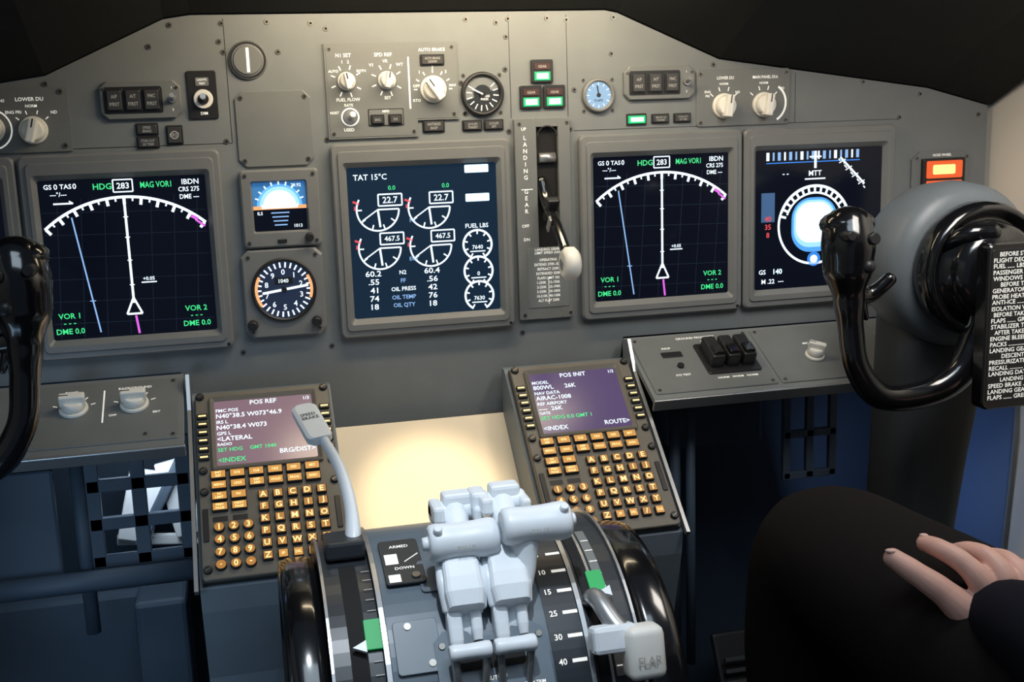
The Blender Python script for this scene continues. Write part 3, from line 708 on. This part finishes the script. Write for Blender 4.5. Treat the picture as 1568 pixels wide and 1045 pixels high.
g.box((-26, -388, -184), (14, 24, 16), WH, 3)
for x, h in ((-56, 22), (-20, 24)):
    white_grip(tuple(Q(x, 51, h)), 34, 7)
    for e in (-13, 13):
        g.tube([Q(x + e, 51, h), Q(x + e * .9, 56, 12), Q(x + e * .8, 62, 0)], [3.6, 3.4, 3.4], MTL, 8)
    g.plate(-9, -24, 9, -8, 3, 4, GRD, 2, .3, M=QF(x, 56)); g.text('IDLE', 0, -4, 4, 4.2, LBL, M=QF(x, 60, 2))
g.tube([Q(56, 38, -6), Q(57, 41, 14), (66, -488, -272), (80, -502, -282)], [7, 8, 9, 9], MTL, 10)
g.box((60, -494, -277), (38, 20, 22), WH, 4, Matrix.Rotation(-.3, 4, 'X'))
g.box((82, -503, -287), (32, 26, 43), WK, 7, Matrix.Rotation(math.radians(-12), 4, 'X'), seg=3)
g.text('FLAP', 82, -4, 9, 0, LBLD, M=frame((0, -.5180, -.284), (1, 0, 0), (0, .2, 1), (0, -1, .2)))
g.tube([Q(-137, 4, -6), (-131, -352, -222), (-129, -325, -200), (-133, -285, -178), (-143, -250, -160)], [10, 10, 8, 7, 6], WH, 12, flat=.7, up=(1, 0, 0))
Rm_ = frame((-.153, -.228, -.147), (.95, .12, .1), (-.22, .72, .38), (0, -.4, .9))
g.loft([[(a, b, w) for a, b in rrect(hw, 25, 5, 4)] for hw, w in ((9, -5), (12, -3.5), (12, 3.5), (9, 5))], WH, M=Rm_)
g.text('SPEED\nBRAKE', 0, 6, 5.5, 5.2, DK, M=Rm_)
g.done()

for nm, xc in (('stabilizer_trim_wheel', -180), ('stabilizer_trim_wheel', 112)):
    g = G(nm); ay, az = AY - 8, AZ - 4; prof = [(-18, 132), (-19, 143), (-16, 150), (-8, 152), (8, 152), (16, 150), (19, 143), (18, 132)]; seg = 72; loops = []
    if xc < 0: prof = [(a * .88, b) for a, b in prof]
    for i in range(seg):
        a = 2 * math.pi * i / seg; loops.append([(xc + dx, ay - r * math.sin(a), az + r * math.cos(a)) for dx, r in prof])
    loops.append(loops[0]); g.loft(loops, GB, cap0=False, cap1=False, smooth=True)
    g.cyl((xc - 6, ay, az), (xc + 6, ay, az), 134, 134, GRD, 60); g.cyl((xc - 12, ay, az), (xc + 12, ay, az), 30, 30, GRD, 30)
    for k in range(6):
        a = k * math.pi / 3; g.box((xc, ay - 85 * math.sin(a), az + 85 * math.cos(a)), (14, 12, 100), GRD, 3, Matrix.Rotation(a, 4, 'X'))
    o = g.done()

# ================================================================== CONTROL YOKES
CHK = [('BEFORE START', 1), ('FLIGHT DECK PREP .. COMPLETED', 0), ('FUEL ...... LBS, PUMPS ON', 0), ('PASSENGER SIGNS ...... SET', 0), ('WINDOWS ............ LOCKED', 0), ('BEFORE TAXI', 1), ('GENERATORS .............. ON', 0), ('PROBE HEAT ............... ON', 0), ('ANTI-ICE ......... AS REQUIRED', 0), ('ISOLATION VALVE ........ AUTO', 0), ('BEFORE TAKEOFF', 1), ('FLAPS ....... GREEN LIGHT', 0), ('STABILIZER TRIM ..... UNITS', 0), ('AFTER TAKEOFF', 1), ('ENGINE BLEEDS ........... ON', 0), ('PACKS ................ AUTO', 0), ('LANDING GEAR .... UP AND OFF', 0), ('DESCENT', 1), ('PRESSURIZATION .... LAND ALT', 0), ('RECALL ........... CHECKED', 0), ('LANDING DATA .. VREF, MINS', 0), ('LANDING', 1), ('SPEED BRAKE ......... ARMED', 0), ('LANDING GEAR ......... DOWN', 0), ('FLAPS ....... GREEN LIGHT', 0)]
def yoke(mirror, zoff, xoff=0):
    Mx = WORLD @ Matrix.Translation((xoff, 0, zoff))
    if mirror: Mx = Mx @ Matrix.Scale(-1, 4, (1, 0, 0))
    g = G('control_yoke', Mx); Y = -280
    gr = [25, 27, 25, 16, 13, 13, 14.5, 15, 17, 22, 30]
    pa = [(386, Y + 6, 18), (384, Y, 0), (384, Y, -24), (386, Y, -54), (389, Y, -86), (396, Y - 2, -126), (422, Y - 4, -158), (470, Y - 6, -160), (508, Y - 8, -143), (535, Y - 6, -105), (550, Y - 4, -60)]
    g.tube(pa, gr, GB, 20, flat=.9)
    g.sph((387, Y + 8, 20), (29, 24, 15), GB)
    g.tube([(392, Y, -50), (408, Y, -52), (418, Y - 3, -46), (428, Y - 6, -36)], [12, 8.5, 7.5, 7], GB, 14)
    g.tube([(400, Y, -62), (406, Y, -76)], [6, 3], GB, 12)
    g.cyl((372, Y - 12, 10), (372, Y - 28, 12), 6, 5, DK, 14, ch=1); g.cyl((398, Y - 10, 6), (398, Y - 27, 8), 7, 6, DK, 16, ch=1); g.sph((394, Y - 22, -20), (7, 6, 7), DK)
    g.tube([(2 * 540 - p[0], p[1], p[2]) for p in pa[:-1]], gr[:-1], GB, 20, flat=.9)
    g.sph((693, Y + 8, 20), (29, 24, 15), GB)
    cx, cz = 544, -36
    def ring(r, y, sq=1.0, ox=0, oz=0): return [(cx + ox + r * math.cos(2 * math.pi * j / 40), y, cz + oz + r * sq * math.sin(2 * math.pi * j / 40)) for j in range(40)]
    g.loft([ring(56, -150), ring(76, -160), ring(86, -180), ring(90, -210), ring(88, -235), ring(80, -248), ring(66, -252)], HUB, smooth=True)
    g.loft([ring(66, -246), ring(71, -258), ring(71, -276), ring(67, -284), ring(62, -284), ring(58, -276), ring(52, -274), ring(50, -296), ring(42, -306), ring(20, -310)], GB, smooth=True)
    g.tube([(496, -268, -8), (512, -292, 4), (535, -300, 6)], [9, 10, 9], GB, 14)
    L = []
    for (z, hw, hd, yy) in ((-60, 58, 42, -195), (-150, 56, 42, -188), (-260, 50, 40, -172), (-420, 45, 38, -150), (-790, 44, 38, -110)):
        L.append([(cx - 2 + a, yy + b, z) for a, b in rrect(hw, hd, 26, 5)])
    g.loft(L, HUBD, smooth=True)
    T = g.M @ Matrix.Translation((0, -322, 0)) @ Matrix.Rotation(math.radians(90), 4, 'X')
    g.plate(512, -172, 622, -2, -14, 3, GB, 7, 1.5, 5, M=T)
    g.plate(516, -164, 618, -8, 3, 3.6, DK, 3, .2, 4, M=T)
    if not mirror:
        for i, (t, h) in enumerate(CHK):
            y = -13 - i * 6.1
            if h: g.text(t, 545, y, 6.2, 3.9, LBL, 'c', M=T)
            else: g.text(t, 518, y, 6.2, 3.9, LBL, 'l', M=T, sx=1.05)
    g.done()
yoke(False, 0); yoke(True, 14, -6)

# ================================================================== FOOTWELL STRUCTURE
g = G('footwell_frame')
def grille(x0, x1, z0, z1, nx, nz, y, t=7):
    for i in range(nx + 1): x = x0 + (x1 - x0) * i / nx; g.box((x, y, (z0 + z1) / 2), (t * 1.3, 8, z1 - z0 + t), FW, 1)
    for k in range(nz + 1): z = z0 + (z1 - z0) * k / nz; g.box(((x0 + x1) / 2, y, z), (x1 - x0 + t, 8, t * 1.2), FW, 1)
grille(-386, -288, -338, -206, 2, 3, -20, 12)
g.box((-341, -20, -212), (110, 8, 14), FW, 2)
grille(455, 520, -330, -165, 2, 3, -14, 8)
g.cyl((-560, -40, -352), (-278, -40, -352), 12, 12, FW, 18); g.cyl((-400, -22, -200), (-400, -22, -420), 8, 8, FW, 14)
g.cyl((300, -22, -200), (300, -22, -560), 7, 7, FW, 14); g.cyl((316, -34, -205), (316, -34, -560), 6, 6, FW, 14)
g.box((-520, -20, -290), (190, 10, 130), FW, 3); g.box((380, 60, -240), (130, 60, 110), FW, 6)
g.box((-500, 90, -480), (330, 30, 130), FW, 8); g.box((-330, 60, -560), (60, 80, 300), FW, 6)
g.done()
g = G('rudder_pedals')
for x in (-620, -470, 440, 590):
    g.box((x, 60, -640), (90, 14, 120), DK, 5, Matrix.Rotation(-.5, 4, 'X'))
    for k in range(5): g.box((x, 50 - k * 3, -610 - k * 16), (80, 8, 6), HUBD, 1, Matrix.Rotation(-.5, 4, 'X'))
    g.tube([(x, 66, -640), (x, 100, -720), (x, 105, -795)], [9, 9, 9], DK, 10)
g.done()
g = G('light_patch_boards')  # pale boards added behind the grille to stand in for patches of light
DP = mat('light_patch_pale', (.78, .86, .95), .6, noise=.35, nscale=14)
g.box((-345, 66, -305), (40, 6, 90), DP, 2, Matrix.Rotation(.25, 4, 'Y')); g.box((-300, 66, -300), (34, 6, 96), DP, 2, Matrix.Rotation(-.2, 4, 'Y'))
g.box((-322, 58, -300), (12, 8, 120), FW, 2, Matrix.Rotation(.5, 4, 'Y')); g.box((-322, 72, -352), (110, 6, 14), DP, 2, Matrix.Rotation(.1, 4, 'Y'))
g.done()

# ================================================================== ROOM
def quadwall(name, pts, m):
    me = bpy.data.meshes.new(name); n = len(pts) // 2
    me.from_pydata([Vector(p) * S for p in pts], [], [(2 * i, 2 * i + 1, 2 * i + 3, 2 * i + 2) for i in range(n - 1)])
    me.materials.append(m); o = bpy.data.objects.new(name, me); bpy.context.collection.objects.link(o)
    md = o.modifiers.new('thickness', 'SOLIDIFY'); md.thickness = .008; md.offset = 0
    return o
prof = [(800, 520), (775, 300), (752, 130), (750, -60), (762, -200), (765, -300), (752, -500), (735, -800)]
quadwall('wall_right', [p for x, z in prof for p in ((x, 20, z) if z > -190 else (x, -60, z), (x, -1900, z))], WALL)
quadwall('wall_right_footwell', [p for x, z in prof[4:] for p in ((x, 150, z), (x, -60, z))], WALLB)
quadwall('wall_left', [p for x, z in prof for p in ((-x - 20, 150, z), (-x - 20, -1900, z))], WALL)
quadwall('wall_front', [(-790, 156, -800), (-790, 156, 120), (790, 156, -800), (790, 156, 120)], FWD)
quadwall('floor', [(-900, 160, -806), (-900, -1900, -806), (900, 160, -806), (900, -1900, -806)], FLR)
g = G('trim_1')
g.tube([(748, -62, -145), (756, -62, -200), (758, -62, -300), (746, -62, -500), (730, -62, -790)], [4, 4, 4, 4, 4], PG, 10); g.done()

# ================================================================== PILOT
def remeshed(name, build, m, vox, sm=6, parent=None):
    g = G(name); build(g); o = g.done()
    r = o.modifiers.new('remesh', 'REMESH'); r.mode = 'VOXEL'; r.voxel_size = vox; r.use_smooth_shade = True
    s_ = o.modifiers.new('smooth', 'SMOOTH'); s_.factor = .6; s_.iterations = sm
    o.data.materials.clear(); o.data.materials.append(m); o.parent = parent
    return o
pilot = bpy.data.objects.new('seated_pilot', None); bpy.context.collection.objects.link(pilot)
def trousers(g):
    g.tube([(440, -900, -350), (415, -760, -345), (382, -560, -325), (342, -385, -300), (330, -330, -303)], [98, 100, 88, 76, 70], CLO, 20)
    g.tube([(330, -335, -308), (326, -318, -400), (332, -325, -560), (336, -330, -730)], [70, 64, 58, 50], CLO, 20)
    g.tube([(570, -900, -350), (590, -760, -345), (618, -560, -330), (636, -400, -310)], [92, 92, 80, 68], CLO, 20)
    g.tube([(636, -400, -312), (636, -385, -420), (632, -390, -560), (630, -390, -730)], [66, 60, 54, 48], CLO, 20)
    g.sph((505, -930, -345), (155, 130, 105), CLO)
remeshed('trousers', trousers, CLO, .008, 8, pilot)
def torso(g):
    g.tube([(510, -960, -330), (510, -1000, -180), (510, -1030, 0), (510, -1050, 110), (510, -1050, 170)], [140, 135, 158, 145, 70], SLV, 24, flat=.68, up=(0, 1, 0))
    g.tube([(345, -1045, 120), (670, -1045, 120)], [58, 58], SLV, 16)
    g.tube([(665, -1045, 115), (690, -1000, -30), (678, -900, -170)], [56, 48, 44], SLV, 16)
    g.tube([(678, -900, -170), (660, -780, -210), (640, -660, -218)], [44, 40, 34], SLV, 16)
    g.tube([(345, -1045, 115), (300, -1000, -40), (318, -900, -200)], [58, 54, 48], SLV, 16)
    g.tube([(318, -900, -200), (330, -760, -238), (352, -620, -258), (357, -580, -266)], [48, 44, 37, 34], SLV, 16)
remeshed('jacket', torso, SLV, .007, 6, pilot)
HM = frame((.334, -.552, -.248), (.97, -.24, -.03), (.08, .18, .98), (-.23, -.955, .19))
def hand(g):
    g.M = HM
    for path, rad in (
        ([(24, -28, 0), (4, -17, 8), (-18, 1, 7), (-37, 14, 2), (-53, 25, -6)], [17, 15, 11, 9.6, 8]),
        ([(22, -20, 4), (14, 6, 10), (1, 22, 5), (-13, 31, -6), (-22, 34, -20)], [14, 11, 9, 8.2, 7]),
        ([(28, -20, 4), (32, 7, 10), (24, 24, 0), (14, 28, -15), (6, 24, -32)], [14, 11, 8.8, 8, 6.8]),
        ([(34, -20, 2), (49, 5, 5), (43, 20, -6), (35, 22, -22), (27, 16, -38)], [13, 10.4, 8.3, 7.6, 6.5]),
        ([(38, -22, 0), (64, -2, -4), (60, 12, -16), (53, 13, -30), (46, 8, -41)], [12, 9.4, 7.4, 6.7, 6])):
        g.tube(path, rad, SKN, 14)
    g.tube([(30, -60, 30), (28, -38, 12), (27, -18, 4), (32, -5, 2)], [25, 26, 25, 18], SKN, 16)
    g.tube([(16, -4, 3), (52, -10, -2)], [11, 10], SKN, 14)
hd = remeshed('hand', hand, SKN, .0013, 4, pilot)
g = G('fingernails', HM)
g.sph((-55, 30.5, -2.5), (4.4, 2.0, 4.0), NAIL); g.sph((-22, 40, -20), (3.6, 1.8, 4), NAIL); g.sph((5, 29.5, -32), (3.4, 1.8, 4), NAIL)
o = g.done(); o.parent = pilot
def hand2(g):
    for i in range(4): g.tube([(632 + i * 10, -640, -226), (625 + i * 17 - 20, -560, -222), (620 + i * 17 - 20, -515, -236), (618 + i * 16 - 20, -495, -252)], [12, 10, 8, 7], SKN, 12)
    g.tube([(640, -665, -222), (627, -600, -222)], [26, 30], SKN, 14); g.tube([(622, -630, -226), (592, -590, -236), (582, -560, -246)], [14, 10, 8], SKN, 12)
remeshed('hand_far', hand2, SKN, .003, 5, pilot)
def head(g):
    g.sph((510, -1030, 345), (76, 95, 112), SKN, 24); g.sph((510, -1000, 300), (58, 75, 70), SKN, 20); g.tube([(510, -1050, 160), (510, -1040, 270)], [56, 54], SKN, 16)
    g.tube([(510, -940, 350), (510, -922, 320), (510, -915, 308)], [9, 12, 14], SKN, 12)
    for sx in (-1, 1): g.sph((510 + sx * 76, -1035, 330), (10, 20, 32), SKN)
    g.tube([(487, -930, 275), (510, -923, 274), (533, -930, 275)], [7, 8, 7], SKN, 10)
remeshed('head', head, SKN, .004, 5, pilot)
def hair(g):
    g.sph((510, -1045, 375), (84, 98, 98), DK, 24); g.sph((510, -1075, 335), (78, 75, 90), DK, 20)
remeshed('hair', hair, mat('hair_dark', (.02, .014, .01), .6), .004, 4, pilot)
g = G('eyes')
for sx in (-1, 1): g.sph((510 + sx * 30, -945, 345), (13, 9, 9), WK); g.sph((510 + sx * 30, -937, 345), (6, 4, 6), DK)
o = g.done(); o.parent = pilot
g = G('shoes')
for x, y in ((336, -330), (630, -390)):
    g.tube([(x, y - 30, -765), (x, y + 40, -765), (x, y + 150, -775), (x, y + 200, -782)], [38, 40, 34, 22], GB, 16, flat=.9)
o = g.done(); o.parent = pilot
g = G('pilot_seat')
g.box((510, -880, -495), (430, 440, 90), SEAT, 35, seg=4); g.box((510, -1160, -130), (430, 110, 760), SEAT, 45, Matrix.Rotation(.14, 4, 'X'), seg=4)
g.box((510, -880, -672), (260, 300, 265), FWD, 10)
g.done()

# ================================================================== LIGHTS
def area(name, loc, tgt, size, sizey, power, col, spread=None):
    l = bpy.data.lights.new(name, 'AREA'); l.shape = 'RECTANGLE'; l.size = size; l.size_y = sizey; l.energy = power; l.color = col
    if spread: l.spread = math.radians(spread)
    o = bpy.data.objects.new(name, l); o.location = loc
    d = Vector(tgt) - Vector(loc); o.rotation_euler = d.to_track_quat('-Z', 'Y').to_euler(); bpy.context.collection.objects.link(o)
def spot(name, loc, tgt, ang, power, col, blend=.4, r=.02):
    l = bpy.data.lights.new(name, 'SPOT'); l.spot_size = math.radians(ang); l.spot_blend = blend; l.energy = power; l.color = col; l.shadow_soft_size = r
    o = bpy.data.objects.new(name, l); o.location = loc
    d = Vector(tgt) - Vector(loc); o.rotation_euler = d.to_track_quat('-Z', 'Y').to_euler(); bpy.context.collection.objects.link(o)
area('glareshield_floodlight', (.07, -.16, .305), (.06, 0, .17), .46, .04, 1.9, (1, .82, .56))
area('overhead_fill_light', (.0, -1.25, 1.15), (0, -.1, -.2), .8, .5, 6.0, (.72, .87, 1))  # soft fill added overhead for general brightness
area('right_wall_fill_light', (.45, -.55, .40), (.77, -.15, .0), .2, .3, 2.8, (1, .93, .84))  # lamp added inside the cabin to brighten the right wall
spot('cream_fill_spot', (-.017, -.42, .55), (-.017, -.095, -.285), 13, 34, (1, .82, .55), .6)  # narrow spot added to brighten only the cream board
spot('throttle_fill_spot', (-.12, -.80, .75), (-.03, -.42, -.24), 24, 30, (.84, .92, 1), .9)  # cool spot added to lift the throttle levers
area('grille_board_fill_light', (-.335, -.005, -.225), (-.335, .066, -.30), .09, .02, .16, (.75, .88, 1))  # small lamp added to light the pale boards behind the grille
area('footwell_blue_fill_light', (.55, .02, -.40), (.76, .06, -.35), .1, .1, .14, (.45, .62, 1))  # fill added to tint the right footwell wall blue
area('footwell_fill_light', (-.50, -.45, -.30), (-.42, .1, -.45), .2, .2, .4, (.45, .70, 1))
w = bpy.data.worlds.new('cabin_ambient'); bpy.context.scene.world = w; w.use_nodes = True
w.node_tree.nodes['Background'].inputs[0].default_value = (.29, .40, .56, 1); w.node_tree.nodes['Background'].inputs[1].default_value = .17
bpy.context.scene.view_settings.view_transform = 'Standard'

# ================================================================== CAMERA
cam = bpy.data.cameras.new('camera'); cam.sensor_width = 36; cam.lens = 40.2; cam.clip_start = .02
co = bpy.data.objects.new('camera', cam); bpy.context.collection.objects.link(co)
p, r_, y_ = -.194, .033, -.233
R = Matrix.Rotation(y_, 3, 'Z') @ Matrix.Rotation(p, 3, 'X') @ Matrix.Rotation(r_, 3, 'Y')
rt, fw, up = R.col[0], R.col[1], R.col[2]
m4 = Matrix.Identity(4)
for i in range(3): m4[i][0] = rt[i]; m4[i][1] = up[i]; m4[i][2] = -fw[i]
m4.translation = Vector((-.209, -1.309, .137)); co.matrix_world = m4
bpy.context.scene.camera = co
